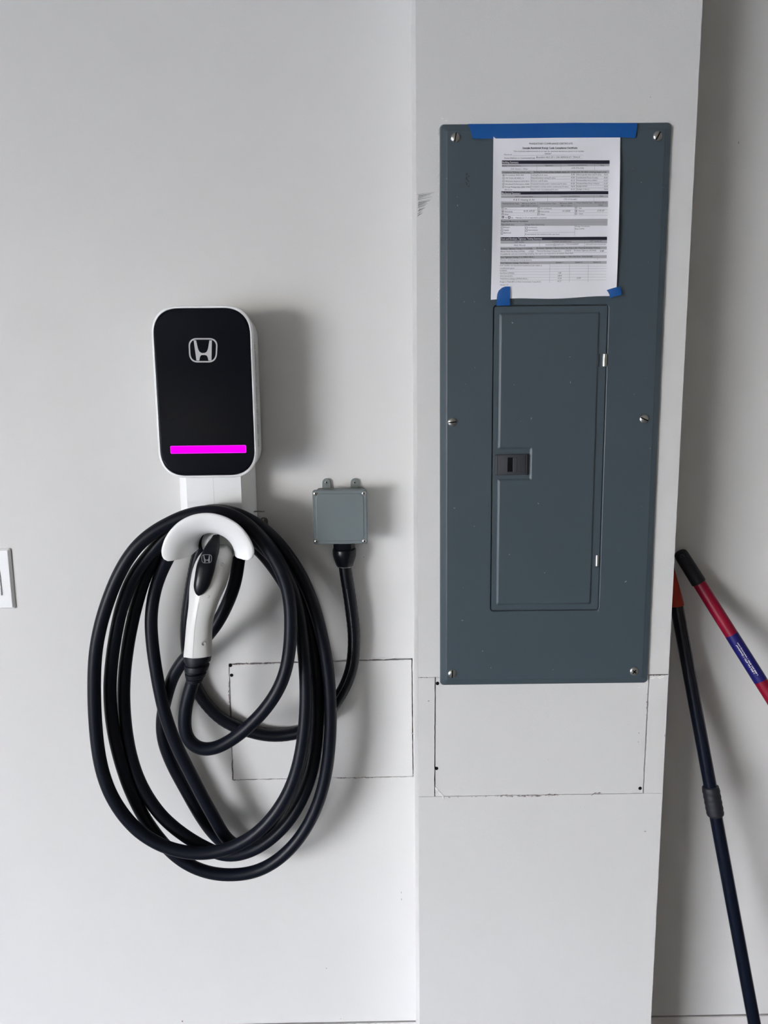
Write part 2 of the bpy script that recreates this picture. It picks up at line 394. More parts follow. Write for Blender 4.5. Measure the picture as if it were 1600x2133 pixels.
# ------------------------------------------------------------------ charger
YF = -.120
c0 = P(425, 815, 0)
ch = thing('ev_charger', 'white wall charger with black glass front and glowing magenta bar, left of the pillar', 'charger', (c0.x, 0, c0.z))
xl = PX(314.7, 701, YF); xr = PX(527.0, 701, YF); zt = PZ(425, 635.5, YF); zb = PZ(432, 996, YF)
ccx, ccz, cw, chh = (xl+xr)/2, (zt+zb)/2, xr-xl, zt-zb
def cr(ins, Y, r=.052): return ring_y(rrect(ccx, ccz, cw-2*ins, chh-2*ins, max(r-ins*.8, .004), 14, 2.35), Y)
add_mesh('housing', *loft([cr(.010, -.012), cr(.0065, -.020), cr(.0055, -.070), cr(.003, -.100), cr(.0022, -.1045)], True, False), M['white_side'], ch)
add_mesh('front_rim', *loft([cr(.0022, -.1045), cr(.0004, -.108), cr(0, -.114), cr(.0008, -.1185), cr(.0028, YF), cr(.0046, YF), cr(.0050, YF+.003)], False, True), M['white'], ch)
fp = add_mesh('front_panel', *loft([cr(.0054, YF+.003), cr(.0054, YF+.0002), cr(.0062, YF-.0006), cr(.0090, YF-.0010)], False, True), M['glass'], ch)
# emblem
S1 = 1587/320.0
def c1(zx, zy): return 280+zx/S1, 600+zy/S1
Hpts = [(612, 540), (637, 541), (655, 620), (664, 645), (676, 661), (695, 671), (725, 671), (744, 661), (754, 645), (762, 620), (775, 541), (800, 541), (796, 750), (765, 750), (757, 715), (747, 698), (730, 692),
        (698, 692), (684, 698), (677, 715), (670, 750), (641, 750)]
def emblem(name, cx, cy, s, Y, m, parent, sx=1, sk=0):
    def f(x, y):
        dx, dy = (x-709)/S1*s*sx, (y-643)/S1*s
        q = P(cx+dx+sk*dy, cy+dy, Y); return (q.x, q.z)
    v1 = plate([f(*p) for p in Hpts], [], Y-.0002, Y+.0006)
    def ringp(k):
        out = []
        for x, zz in rrect(0, 0, 308-2*k, 252-2*k, 92-k, 9, 2.3):
            tt = (zz+126)/252; out.append(f(709+x*(.905+.095*tt), 643-zz))
        return out
    v2 = plate(ringp(0), [ringp(15)[::-1]], Y-.0002, Y+.0006)
    return add_mesh(name, *join(v1, v2), m, parent, smooth=False)
emblem('emblem', 423, 729.6, 1, YF-.0012, M['emblem'], fp)
def rr_px(x0, x1, y0, y1, Y, r):
    a, b = P(x0, (y0+y1)/2, Y), P(x1, (y0+y1)/2, Y); t, u = P((x0+x1)/2, y0, Y), P((x0+x1)/2, y1, Y)
    return rrect((a.x+b.x)/2, (t.z+u.z)/2, b.x-a.x, t.z-u.z, r, 5)
Yl = YF-.0014
lb = add_mesh('light_bar', *plate(rr_px(356, 511.8, 929, 943.2, Yl, .0015), [], Yl, Yl+.0012), M['led'], ch, smooth=False)
add_mesh('light_edge', *plate(rr_px(355, 512.8, 928, 944.2, Yl, .0020), [rr_px(356, 511.8, 929, 943.2, Yl, .0015)[::-1]], Yl-.0001, Yl+.0012), M['led_rim'], lb, smooth=False)
# small print down the right side of the housing
rr = random.Random(8); bx = []
xs = ccx+cw/2-.0048
for za, zb_, dens in ((712, 770, .9), (776, 800, .8), (806, 856, .9), (858, 880, .6), (884, 902, 1.2), (915, 930, 1.1)):
    y = za
    while y < zb_:
        L = rr.uniform(.8, 2.2)
        if rr.random() < dens:
            zz = PZ(536, y, -.06); yy = -.066+rr.uniform(-.001, .001)
            bx.append(box(xs-.0012, xs+.0001, yy-.0035, yy+.0005, zz-L*.0005, zz))
        y += L+.8
o = add_mesh('small_print', *join(*bx), M['print_grey'], ch, smooth=False)
# neck
Yn = -.062
xn0, xn1 = PX(387, 1030, Yn), PX(505, 1030, Yn); xo0, xo1 = PX(371, 1030, -.05), PX(529.5, 1030, -.03)
zn0, zn1 = PZ(440, 985, Yn), PZ(440, 1100, Yn)
cs = [(xo0, -.002), (xo0, -.034), (xo0+.001, -.037), (xn0-.001, Yn+.004), (xn0+.002, Yn), ((xn0+xn1)/2, Yn-.0015), (xn1-.002, Yn), (xn1+.001, Yn+.004), (xo1, -.034), (xo1, -.002)]
add_mesh('neck', *loft([[(x, y, zz) for x, y in cs] for zz in (zn0+.02, zn0, (zn0+zn1)/2, zn1)]), M['white'], ch, angle=50)
xm = (xn0+xn1)/2
add_mesh('neck_seam', *box(xm-.0003, xm+.0003, Yn-.0018, Yn-.001, zn1, zn0), M['white_side'], ch, smooth=False)
# hook: drum with a flared half ring
hc = P(434.5, 1165, -.160); ro = (PX(533.5, 1145, -.163)-PX(335, 1145, -.163))/2
prof = [(.040, -.045), (.0405, -.115), (.043, -.132), (.050, -.148), (.060, -.158), (.072, -.1635), (ro-.004, -.1655), (ro-.0012, -.1648), (ro, -.1625), (ro-.001, -.160), (ro-.006, -.1585),
        (.066, -.153), (.057, -.145), (.051, -.134), (.048, -.120), (.048, -.045)]
n = 72; rings = []
A0, A1 = -1.0, 181.0
for k in range(n+1):
    t = k/n; a = R(A0+(A1-A0)*t); e = min(t, 1-t)*(A1-A0)
    s = 1 if e > 16 else .70+.30*math.sqrt(max(0, 1-(1-e/16)**2.0))
    ring = []
    for r_, y_ in prof:
        rq = .046+(r_-.046)*s if r_ > .060 else r_
        ring.append((hc.x+rq*math.cos(a), y_, hc.z+rq*math.sin(a)*1.0))
    rings.append(ring)
add_mesh('cable_hook', *loft(rings), M['white'], ch, angle=60)
# holster socket
s0, s1 = P(452, 1128, -.045), P(462, 1140, -.112)
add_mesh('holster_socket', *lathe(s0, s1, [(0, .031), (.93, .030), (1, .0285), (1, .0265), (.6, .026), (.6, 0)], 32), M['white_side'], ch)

# lock tongue beside the neck, ring and key hanging from it
lo = P(533, 1065, -.030)
ky = thing('key_on_ring', 'small dark key on a wire ring hanging beside the neck of the charger', 'key', P(546, 1072, -.034))
add_mesh('lock_tongue', *bevelled_box(xo1-.004, PX(551, 1064, -.032), -.036, -.028, lo.z-.0008, lo.z+.0010, .0004, 1), M['dullsteel'], ch, smooth=False)
rc = P(548, 1071.5, -.034); rg = [(rc.x+.0078*math.cos(a), -.034+.001*math.sin(2*a), rc.z-.0005+.0075*math.sin(a)) for a in [2*math.pi*i/24 for i in range(25)]]
add_mesh('key_ring', *tube(rg, .0006, 6, False), M['steel'], ky)
kc = P(550, 1086, -.034); kp = rrect(kc.x, kc.z-.002, .0155, .021, .0075, 5)
kh = [(kc.x-.001+.002*math.cos(a), kc.z+.004+.0025*math.sin(a)) for a in [2*math.pi*i/10 for i in range(10)]]
add_mesh('key_head', *plate(kp, [kh[::-1]], -.0352, -.0328), M['dullsteel'], ky, smooth=False)
kz = kc.z-.012
add_mesh('key_blade', *plate([(kc.x-.003, kz), (kc.x+.003, kz), (kc.x+.003, kz-.022), (kc.x, kz-.026), (kc.x-.002, kz-.021), (kc.x-.001, kz-.017), (kc.x-.003, kz-.013), (kc.x-.0015, kz-.008)], [], -.0347, -.0333), M['dullsteel'], ky, smooth=False)

# ------------------------------------------------------------------ charging cable
CR = .0125
path_px = [  # from the boot of the connector, back to the charger: photograph x, y and distance from the wall
 (405.5, 1408, .148), (400, 1425, .147), (389, 1463, .146), (384, 1505, .145), (390, 1537, .145), (412, 1558, .145), (443, 1560, .145), (480, 1543, .143), (522, 1510, .142), (560, 1468, .141), (588, 1420, .140),
 (602, 1365, .138), (606, 1302, .136), (604, 1256, .134), (596, 1216, .132), (581, 1180, .130), (563, 1149, .128), (540, 1118, .127), (512, 1091, .126), (482, 1073, .125), (452, 1066, .124), (420, 1067, .124), (388, 1074, .125), (358, 1087, .126),
 (325, 1105, .128), (292, 1131, .130), (265, 1165, .132), (242.5, 1207, .133), (224, 1254, .134), (209.5, 1302, .134), (199, 1357, .134), (196, 1420, .134), (198, 1500, .134), (208, 1590, .134), (232, 1660, .134), (275, 1720, .134),
 (325, 1756, .134), (377, 1774, .134), (427, 1778, .133), (476, 1768, .132), (523, 1745, .131), (567, 1704, .129), (605, 1644, .126), (627, 1570, .122), (637, 1481, .116), (636, 1400, .108), (630, 1330, .102), (620, 1262, .100),
 (602, 1208, .101), (576, 1160, .103), (545, 1120, .106), (512, 1090, .109), (475, 1070, .110), (440, 1065, .110), (405, 1074, .110), (370, 1094, .110), (338, 1124, .109), (311, 1156, .106), (290, 1182, .108), (272.5, 1212, .109), (259, 1247, .110), (247, 1290, .110), (237, 1345, .109), (230.5, 1400, .108), (229, 1450, .106),
 (234, 1510, .104), (248, 1575, .102), (268, 1637, .100), (297, 1698, .098), (335, 1752, .097), (378, 1793, .096), (430, 1817, .096), (484, 1823, .096), (540, 1814, .096), (594, 1780, .095), (641, 1722, .093), (673, 1644, .091), (686, 1562, .089), (689, 1481, .087),
 (684, 1400, .085), (671, 1325, .083), (651, 1255, .082), (626, 1197, .082), (594, 1148, .082), (560, 1111, .083), (523, 1084, .084), (482, 1067, .085), (440, 1063, .085), (400, 1075, .085), (365, 1102, .084), (335, 1138, .082), (311, 1180, .081), (293, 1228, .080), (279, 1280, .080), (267, 1340, .081), (259.5, 1400, .082), (257.5, 1450, .083),
 (261, 1510, .085), (272, 1575, .087), (294, 1638, .090), (334, 1698, .094), (378, 1736, .098), (425, 1765, .101), (474, 1783, .102), (523, 1773, .101), (567, 1746, .098), (606, 1705, .094), (636, 1650, .090), (656, 1582, .085), (663.5, 1481, .080),
 (660, 1400, .076), (650, 1325, .070), (632, 1262, .066), (606, 1210, .066), (572, 1164, .072), (536, 1128, .084), (492, 1102, .100), (440, 1094, .112), (396, 1108, .106), (364, 1138, .094), (342, 1178, .080), (325, 1220, .067), (316.5, 1264, .070), (314.5, 1301, .072), (318, 1348, .073), (325.5, 1400, .074), (333, 1440, .074),
 (343, 1485, .074), (364, 1546, .073), (393, 1603, .072), (422, 1660, .071), (450, 1710, .070), (475, 1752, .067), (515, 1768, .062), (560, 1725, .058), (600, 1660, .053), (628, 1580, .048), (645, 1490, .044), (644, 1400, .040), (634, 1320, .037), (612, 1250, .040), (580, 1196, .048), (548, 1154, .058), (512, 1122, .070),
 (476, 1102, .080), (440, 1096, .084)]
# hidden inner strand, then the run that comes out of the charger and dives behind the connector
tail_px = [(497, 1125, .070), (499, 1150, .074), (496, 1175, .077), (491, 1208, .079), (481, 1240, .080), (465, 1276, .079), (446, 1308, .076), (418, 1340, .070), (386, 1370, .062), (362, 1405, .056), (347, 1450, .048), (337, 1500, .044), (341, 1546, .043),
 (361, 1597, .043), (389, 1648, .043), (418, 1700, .043), (455, 1748, .042), (495, 1770, .040), (545, 1745, .036), (590, 1690, .032), (625, 1610, .028), (648, 1520, .024), (655, 1430, .018), (646, 1330, .015), (618, 1240, .015), (584, 1175, .018), (550, 1135, .022), (515, 1108, .028)]
root = P(405, 1420, -.148)
cb_ = thing('charging_cable', 'thick black charging cable coiled over the white hook, its white plug hanging in front', 'cable', P(430, 1400, -.1))
pts = smooth_path(catmull([P(x, y, -d) for x, y, d in path_px], 6), 10)
add_mesh('cord', *tube(pts, CR, 18), M['rubber'], cb_)
pts = smooth_path(catmull([P(x, y, -d) for x, y, d in tail_px], 6), 8)
add_mesh('cord', *tube(pts, CR, 18), M['rubber'], cb_)

# connector
body = [(1365, 412.5, 29.5, -.166, -.126), (1340, 413.5, 28, -.1665, -.126), (1300, 416, 27, -.167, -.125), (1258, 424, 30, -.168, -.122), (1220, 434, 37.5, -.168, -.110), (1185, 442, 39, -.164, -.090), (1160, 448.5, 35.5, -.152, -.078), (1147, 452, 28.5, -.138, -.078), (1139, 454, 19, -.124, -.084)]
unit = [(-1, .05), (-.93, -.45), (-.62, -.82), (-.24, -1.0), (-.12, -1.0), (.25, -.93), (.68, -.72), (.93, -.35), (1, .05), (.86, .55), (.5, .88), (0, 1), (-.5, .88), (-.86, .55)]
unit = [tuple(u) for u in catmull([(*u, 0) for u in unit], 3, True)]
keys = catmull([np.array(b, float) for b in body], 4)
rings = []; ridge = []
for y, cx, hw, yf, yb in keys:
    ym = (yf+yb)/2; c = P(cx, y, ym); r_ = P(cx+hw, y, ym).x-c.x
    rings.append([(c.x+u[0]*r_, ym+u[1]*(yb-yf)/2, c.z) for u in unit])
    if y > 1243: ridge.append((c.x-.18*r_, yf-.0000, c.z))
con = add_mesh('connector', *loft(rings), M['conn'], cb_, angle=60)
add_mesh('seam', *tube(ridge, .0004, 6), M['conn_seam'], con)
lat = [(1112, 451, 6, -.118), (1120, 449, 8.5, -.126), (1133, 444, 13.5, -.142), (1148, 439, 17, -.156), (1171, 431, 19.5, -.1695), (1190, 427, 19.5, -.1745), (1206, 423.5, 18.2, -.1770), (1220, 420.5, 16.5, -.1775), (1230, 418.5, 12.5, -.1765), (1236, 417.3, 7.5, -.1745), (1238, 417, 2, -.172)]
rings = []
for y, cx, hw, yf in catmull([np.array(l, float) for l in lat], 4):
    c = P(cx, y, yf+.012); r_ = P(cx+hw, y, yf+.012).x-c.x; dp = .013
    rings.append([(c.x+r_*math.copysign(abs(math.cos(a))**.85, math.cos(a)), yf+dp+dp*math.copysign(abs(math.sin(a))**.7, math.sin(a))*(1 if math.sin(a) < 0 else .4), c.z) for a in [2*math.pi*i/20 for i in range(20)]])
la = add_mesh('release_latch', *loft(rings), M['blackpl'], con)
emblem('emblem', 430.5, 1164, .36, -.1705, M['emblem_dim'], la)
for x, y, r_, yy in ((462.5, 1176, .0030, -.1605), (434.5, 1243, .0022, -.1655), (424.5, 1341, .0042, -.1655)):
    c = P(x, y, yy)
    add_mesh('screw_recess', *lathe((c.x, yy+.003, c.z), (c.x, yy-.0010, c.z), [(0, r_), (1, r_), (1, r_*.8), (.3, r_*.6), (.3, 0)], 16), M['conn_seam'], con)
# boot
def disc_stack(spec, m, parent, name):
    parts = []
    for y0, y1, cxa, hwa, cxb, hwb in spec:
        a, b = P(cxa, y0, -.147), P(cxb, y1, -.147)
        ra = P(cxa+hwa, y0, -.147).x-a.x; rb = P(cxb+hwb, y1, -.147).x-b.x
        rings = []
        for t, k in ((0, .93), (.12, 1), (.88, 1), (1, .93)):
            c = a.lerp(b, t); r_ = (ra+(rb-ra)*t)*k
            rings.append([(c.x+r_*math.cos(w_), c.y+min(r_, .0225)*math.sin(w_), c.z) for w_ in [2*math.pi*i/28 for i in range(28)]])
        parts.append(loft(rings))
    return add_mesh(name, *join(*parts), m, parent)
disc_stack([(1364, 1378, 412, 29, 411, 27.5), (1376, 1388, 407, 20, 406.5, 19), (1384, 1396, 410.5, 26.5, 409, 24), (1394, 1404, 405, 18, 404.5, 17), (1401, 1410, 408, 22.5, 407, 20.5), (1408, 1416, 404, 16.5, 404, 16), (1412, 1420, 406, 18.5, 405, 17)], M['boot'], cb_, 'strain_relief')

# ------------------------------------------------------------------ junction box and conduit
YJ = -.062
jb = thing('junction_box', 'square grey plastic junction box on the wall between charger and pillar', 'electrical box', P(708, 1078, 0))
jx0, jx1 = PX(652, 1078, YJ), PX(765, 1078, YJ); jz1, jz0 = PZ(708, 1021, YJ), PZ(709, 1133.5, YJ)
jcx, jcz, jw, jh = (jx0+jx1)/2, (jz0+jz1)/2, jx1-jx0, jz1-jz0
def jr(i, Y, r=.006): return ring_y(rrect(jcx, jcz, jw-2*i, jh-2*i, r, 4), Y)
bd = add_mesh('box_body', *loft([jr(.0035, -.001), jr(.0025, -.044), jr(.0010, -.046), jr(.0010, -.0505)]), M['jbox_body'], jb)
cv = add_mesh('cover', *loft([jr(0, -.052, .004), jr(0, YJ+.002, .004), jr(.0012, YJ, .004), jr(.006, YJ, .009), jr(.0075, YJ-.0010, .010)]), M['jbox'], jb, smooth=False)
add_mesh('gasket', *loft([jr(.002, -.0504), jr(.002, -.0521)]), M['slot'], jb)
def head_screw(cx, cz, Y, r, parent, ang, cross=False, m='steel', bulge=.5):
    prof = [(0, r*.98), (.10, r)]+[(.1+.9*math.sin(R(a)), r*math.cos(R(a))) for a in (15, 30, 45, 60, 75, 90)]
    s = add_mesh('screw', *lathe((cx, Y, cz), (cx, Y-r*bulge, cz), prof, 20), M[m], parent)
    c_, s_ = math.cos(R(ang)), math.sin(R(ang)); L, h = r*.86, r*.13
    vf = []
    for (c1_, s1_) in ((c_, s_), (-s_, c_))[:2 if cross else 1]:
        LL = L*(.6 if cross else 1)
        q = [(u*c1_-v*s1_, u*s1_+v*c1_) for u, v in ((-LL, -h), (LL, -h), (LL, h), (-LL, h))]
        vf.append(plate([(cx+a, cz+b) for a, b in q], [], Y-r*bulge-.00005, Y-r*bulge*.55))
    add_mesh('slot', *join(*vf), M['slot'], s if parent.parent is None else parent, smooth=False)
    return s
for x, y in ((657.5, 1028), (758, 1027.5), (659, 1127.5), (759, 1127)):
    c = P(x, y, YJ); head_screw(c.x, c.z, YJ-.0004, .0044, jb, 40 if x < 700 else 75, True)
for x in (680, 739):
    c = P(x, 1005, -.005); e = [(c.x+.0080*math.cos(a), c.z+.0080*math.sin(a)) for a in [math.pi*i/10 for i in range(11)]]+[(c.x-.0095, c.z-.034), (c.x+.0095, c.z-.034)]
    hl = [(c.x+.0032*math.cos(a), c.z+.0032*math.sin(a)) for a in [2*math.pi*i/12 for i in range(12)]]
    t_ = add_mesh('mounting_ear', *plate(e, [hl[::-1]], -.006, 0), M['jbox_body'], jb, smooth=False)
    head_screw(c.x, c.z, -.0045, .0042, jb, 45, True, 'dullsteel', .4)
# small drain boss under the box
c = P(682, 1134, -.045); add_mesh('drain_boss', *lathe((c.x, -.040, jz0+.004), (c.x, -.040, jz0-.0015), [(0, .006), (.9, .006), (1, .005)], 16), M['jbox_body'], jb)
cd = thing('flexible_conduit', 'ribbed black flexible conduit looping from the grey junction box behind the cable coil', 'conduit', P(718, 1160, -.032))
YC = -.032
fx = PX(717.5, 1150, YC); z_ = lambda y: PZ(717.5, y, YC)
nut = [(fx+.0215*math.cos(R(60*i+10)), YC+.0215*math.sin(R(60*i+10))) for i in range(6)]
add_mesh('lock_nut', *loft([[(x, y, zz) for x, y in nut] for zz in (z_(1130), z_(1143.5))]), M['blackpl'], cd, smooth=False)
rings = []
for y, r_ in ((1142, .0225), (1145, .0236), (1156, .0232), (1163, .0215), (1172, .0182), (1178, .0165), (1179, .0145)):
    rings.append([(fx+r_*(1-(.022 if i % 2 else 0))*math.cos(2*math.pi*i/56), YC+r_*(1-(.022 if i % 2 else 0))*math.sin(2*math.pi*i/56), z_(y)) for i in range(56)])
add_mesh('gland_nut', *loft(rings), M['blackpl'], cd, angle=70)
add_mesh('metal_ring', *lathe((fx, YC, z_(1177.5)), (fx, YC, z_(1180.5)), [(0, .0145), (.5, .0152), (1, .0145)], 28), M['dullsteel'], cd)
cpx = [(718, 1172, .032), (720, 1190, .032), (727, 1235, .032), (734, 1285, .031), (737.5, 1330, .030), (734, 1383, .028), (722, 1422, .026), (703, 1457, .024), (680, 1490, .022), (650, 1514, .020), (610, 1529, .019), (562, 1532, .018), (515, 1522, .018),
       (468, 1502, .018), (433, 1470, .018), (410, 1435, .018), (397, 1395, .020), (390, 1350, .024), (389, 1300, .030), (396, 1240, .036), (404, 1195, .042), (412, 1160, .048), (424, 1125, .052), (436, 1090, .054)]
cpath = smooth_path(catmull([P(x, y, -d) for x, y, d in cpx], 8), 4)
# faint helical ribs
def cond_tube():
    rings = []; N = len(cpath)
    for i in range(N): pass
    return tube(cpath, lambda t: .0128+.00022*math.sin(t*2*math.pi*90), 20)
add_mesh('conduit', *cond_tube(), M['conduit'], cd)
dash = []
rr = random.Random(3)
for i in range(14, 62):
    p = Vector(cpath[i]); q = Vector(cpath[i+1]); t = (q-p).normalized(); side = t.cross(Vector((0, 1, 0))).normalized()
    toc = (CAM-p).normalized(); off = -.0018+.0058*max(0, (i-30)/40.)
    nn = (toc-t*toc.dot(t)).normalized(); sd = nn.cross(t).normalized()
    if sd.x < 0: sd = -sd
    off2 = -.0035
    n2 = (nn*math.cos(off2/.0128)+sd*math.sin(off2/.0128)).normalized()
    for j in range(3):
        b0 = p.lerp(q, j/3+.02); L = (q-p).length/3*rr.uniform(.35, .75); w_ = .00045 if i < 38 else .0008
        s2 = n2.cross(t).normalized()
        c4 = [b0+n2*.01312+s2*w_*a+t*L*b for a, b in ((-1, 0), (1, 0), (1, 1), (-1, 1))]
        c5 = [v-n2*.0008 for v in c4]; dash.append((c4+c5, [(0, 1, 2, 3), (4, 5, 6, 7), (0, 1, 5, 4), (1, 2, 6, 5), (2, 3, 7, 6), (3, 0, 4, 7)]))
add_mesh('printed_line', *join(*dash), M['line_print'], cd, smooth=False)

# ------------------------------------------------------------------ switch
sw = thing('light_switch', 'white wall switch with rocker at the left edge of the photo', 'light switch', P(-15, 1205, 0))
sx1 = PX(28, 1205, 0); sz1, sz0 = PZ(21, 1141.5, 0), PZ(33.5, 1267, 0)
scx, scz, sww, shh = sx1-.039, (sz0+sz1)/2, .078, sz1-sz0
def sr(i, Y, r=.003): return ring_y(rrect(scx, scz, sww-2*i, shh-2*i, r, 3), Y)
rk = rrect(scx, scz, .0345, .068, .0012, 3)
v1 = loft([sr(0, -.0002), sr(0, -.003), sr(.0035, -.0068), sr(.0042, -.0072)], True, False)
v2 = plate([(x, zz) for x, _, zz in sr(.0042, 0)], [rk[::-1]], -.0072, -.0060)
add_mesh('wall_plate', *join(v1, v2), M['switch'], sw, smooth=False)
r0, r1 = rrect(scx, scz, .0333, .0668, .001, 3), rrect(scx, scz, .0318, .0652, .001, 3)
add_mesh('rocker', *loft([ring_y(r0, -.003), [(x, -.0080-(.0022 if zz < scz else -.0004), zz) for x, zz in r0], [(x, -.0085-(.0022 if zz < scz else -.0004), zz) for x, zz in r1]]), M['switch'], sw, smooth=False)
add_mesh('rocker_gap', *plate(rrect(scx, scz, .0345, .068, .001, 2), [], -.0040, -.003), M['slot'], sw, smooth=False)

# ------------------------------------------------------------------ electrical panel
YC0 = YP-.0078                                  # front of the cover
ep = thing('electrical_panel', 'blue-grey metal breaker panel cover with a hinged door, screwed to the pillar', 'electrical panel', P(1140, 840, YP))
tl, tr_, br, bl = P(916, 260, YP), P(1398, 256, YP), P(1347.5, 1421, YP), P(916.5, 1426, YP)
def quadpt(u, v, Y):  # u right, v down in 0..1 of the cover
    a = tl.lerp(tr_, u); b = bl.lerp(br, u); p = a.lerp(b, v); return (p.x, Y, p.z)
PW, PH = (tr_-tl).length, (tl-bl).length
def pr(i, Y, r=.007):
    return [quadpt(.5+x/PW, .5-zz/PH, Y) for x, zz in rrect(0, 0, PW-2*i, PH-2*i, max(r-i*.3, .003), 5)]
def uvring(pts, Y):  # pts in metres relative to the cover centre
    return [quadpt(.5+x/PW, .5-zz/PH, Y) for x, zz in pts]
def px2l(px, py, Y=YC0):
    """photograph point on the cover -> metres relative to the cover centre"""
    p = P(px, py, Y)
    v = (tl.z-p.z)/(tl.z-bl.z)
    for _ in range(4):
        a = tl.lerp(bl, v); b = tr_.lerp(br, v); u = (p.x-a.x)/(b.x-a.x)
        zt_, zb_ = tl.z+(tr_.z-tl.z)*u, bl.z+(br.z-bl.z)*u; v = (zt_-p.z)/(zt_-zb_)
    return ((u-.5)*PW, (.5-v)*PH)
# door opening, straightened
o_tl, o_tr, o_br, o_bl = [px2l(*p) for p in ((1030, 637), (1268.5, 635), (1246, 1271), (1021.5, 1272))]
dx0, dx1 = (o_tl[0]+o_bl[0])/2, (o_tr[0]+o_br[0])/2; dz1, dz0 = (o_tl[1]+o_tr[1])/2, (o_bl[1]+o_br[1])/2
dcx, dcz, dw, dh = (dx0+dx1)/2, (dz0+dz1)/2, dx1-dx0, dz1-dz0
def orr(i, r=.005): return rrect(dcx, dcz, dw-2*i, dh-2*i, max(r-i, .0015), 4)
# cover: slope at the edge, flat, small step down round the door
rim = loft([pr(0, YP), pr(0, YP-.002), pr(.0016, YP-.0056), pr(.0105, YC0+.0006, .006), pr(.0125, YC0, .006)], False, False)
flat_o = [(x, zz) for x, _, zz in pr(.0125, 0, .006)]
def to_xz(pts): return [(p[0], p[2]) for p in uvring(pts, 0)]
flat = plate(flat_o, [to_xz(orr(-.0018))[::-1]], YC0, YC0+.0008)
step = loft([uvring(orr(-.0018), YC0), uvring(orr(-.0012), YC0+.0004), uvring(orr(-.0003), YC0+.0022), uvring(orr(.0000), YC0+.003)], False, False)
add_mesh('cover', *join(rim, flat, step), M['panel'], ep, smooth=False)
add_mesh('door_gap', *plate(to_xz(orr(.0001)), [], YC0+.003, YC0+.0034), M['void'], ep, smooth=False)
# door with embossed field that steps round the latch
i_tl, i_tr, i_br, i_bl = [px2l(*p) for p in ((1041, 651), (1250, 650.5), (1231.5, 1259), (1033, 1260))]
ex0, ex1, ez1, ez0 = (i_tl[0]+i_bl[0])/2, (i_tr[0]+i_br[0])/2, (i_tl[1]+i_tr[1])/2, (i_bl[1]+i_br[1])/2
L0, L1 = px2l(1029, 936), px2l(1102.5, 997)
lx, lz1, lz0 = L1[0], L0[1], L1[1]
def rounded(poly, r, n=4):
    out = []; m = len(poly)
    for i in range(m):
        p = np.array(poly[i], float); a = np.array(poly[i-1], float); b = np.array(poly[(i+1) % m], float)
        da = (a-p)/np.linalg.norm(a-p); db = (b-p)/np.linalg.norm(b-p)
        s, e = p+da*r, p+db*r
        for k in range(n+1):
            t = k/n; out.append(tuple((1-t)**2*s+2*t*(1-t)*p+t*t*e))
    return out
def field(i):
    return rounded([(ex0+i, ez1-i), (ex1-i, ez1-i), (ex1-i, ez0+i), (ex0+i, ez0+i), (ex0+i, lz0-i), (lx+i, lz0-i), (lx+i, lz1+i), (ex0+i, lz1+i)], .0035)
YD = YC0+.0002
dr0 = [orr(.0016, .0045), orr(.0010, .0045)]
side = loft([uvring(dr0[1], YC0+.0028), uvring(dr0[1], YD+.0006), uvring(dr0[0], YD)], False, False)
border = plate(to_xz(dr0[0]), [to_xz(field(0))[::-1]], YD, YD+.0005)
slope = loft([uvring(field(0), YD), uvring(field(.0006), YD-.0006), uvring(field(.0028), YD-.0022), uvring(field(.0038), YD-.0026)], False, False)
top = plate(to_xz(field(.0038)), [], YD-.0026, YD-.0021)
door = add_mesh('door', *join(side, border, slope, top), M['panel'], ep, smooth=False)
# round stamp
c = P(1058, 919.5, YD-.0026)
for_r = [(c.x+.0088*math.cos(R(a))*(1 if a % 60 else 1.02), c.z+.0105*math.sin(R(a))) for a in range(0, 360, 15)]
for_i = [(c.x+(x-c.x)*.90, c.z+(zz-c.z)*.92) for x, zz in for_r]
st = plate(for_r, [for_i[::-1]], YD-.0030, YD-.0024)
bars = [box(c.x-.003, c.x-.0022, YD-.0029, YD-.0024, c.z-.006, c.z+.006), box(c.x-.003, c.x+.004, YD-.0029, YD-.0024, c.z-.0004, c.z+.0004)]
add_mesh('embossed_stamp', *join(st, *bars), M['panel'], door, smooth=False)
# latch
la0, la1 = P(1032, 947, YD-.003), P(1098, 989, YD-.003)
lt = add_mesh('latch', *bevelled_box(la0.x, la1.x, YD-.0065, YD+.002, la1.z, la0.z, .0014, 2), M['latch'], door)
s0, s1 = P(1057.5, 953, YD-.0066), P(1076, 982.5, YD-.0066)
add_mesh('latch_slot', *box(s0.x, (s0.x*.42+s1.x*.58), YD-.0067, YD-.004, s1.z, s0.z), M['slot'], lt, smooth=False)
lv = bevelled_box((s0.x*.42+s1.x*.58), s1.x+.001, YD-.0073, YD-.004, s1.z, s0.z, .0006, 1)
add_mesh('latch_slide', *lv, M['latch'], lt)
for xa, zi in ((la0.x+.0030, .001), (la1.x-.0045, .002)): add_mesh('latch_groove', *box(xa, xa+.0006, YD-.0067, YD-.006, la1.z+zi, la0.z-zi), M['slot'], lt, smooth=False)
for x0, y0, x1, y1 in ((1255.5, 737, 1265, 763.5), (1241, 1156, 1248.5, 1180)):
    a, b = P(x0, y0, YD-.002), P(x1, y1, YD-.002); mx_ = (a.x+b.x)/2; r_ = (b.x-a.x)/2
    add_mesh('hinge', *lathe((mx_, YD+.0005, b.z), (mx_, YD+.0005, a.z), [(0, r_*.8), (.04, r_), (.96, r_), (1, r_*.8)], 18), M['steel'], ep)
    q = P(x0-7.5, (y0+y1)/2, YD); add_mesh('hinge_slot', *box(q.x-.0005, q.x+.0005, YD-.0004, YD+.001, b.z, a.z), M['slot'], ep, smooth=False)
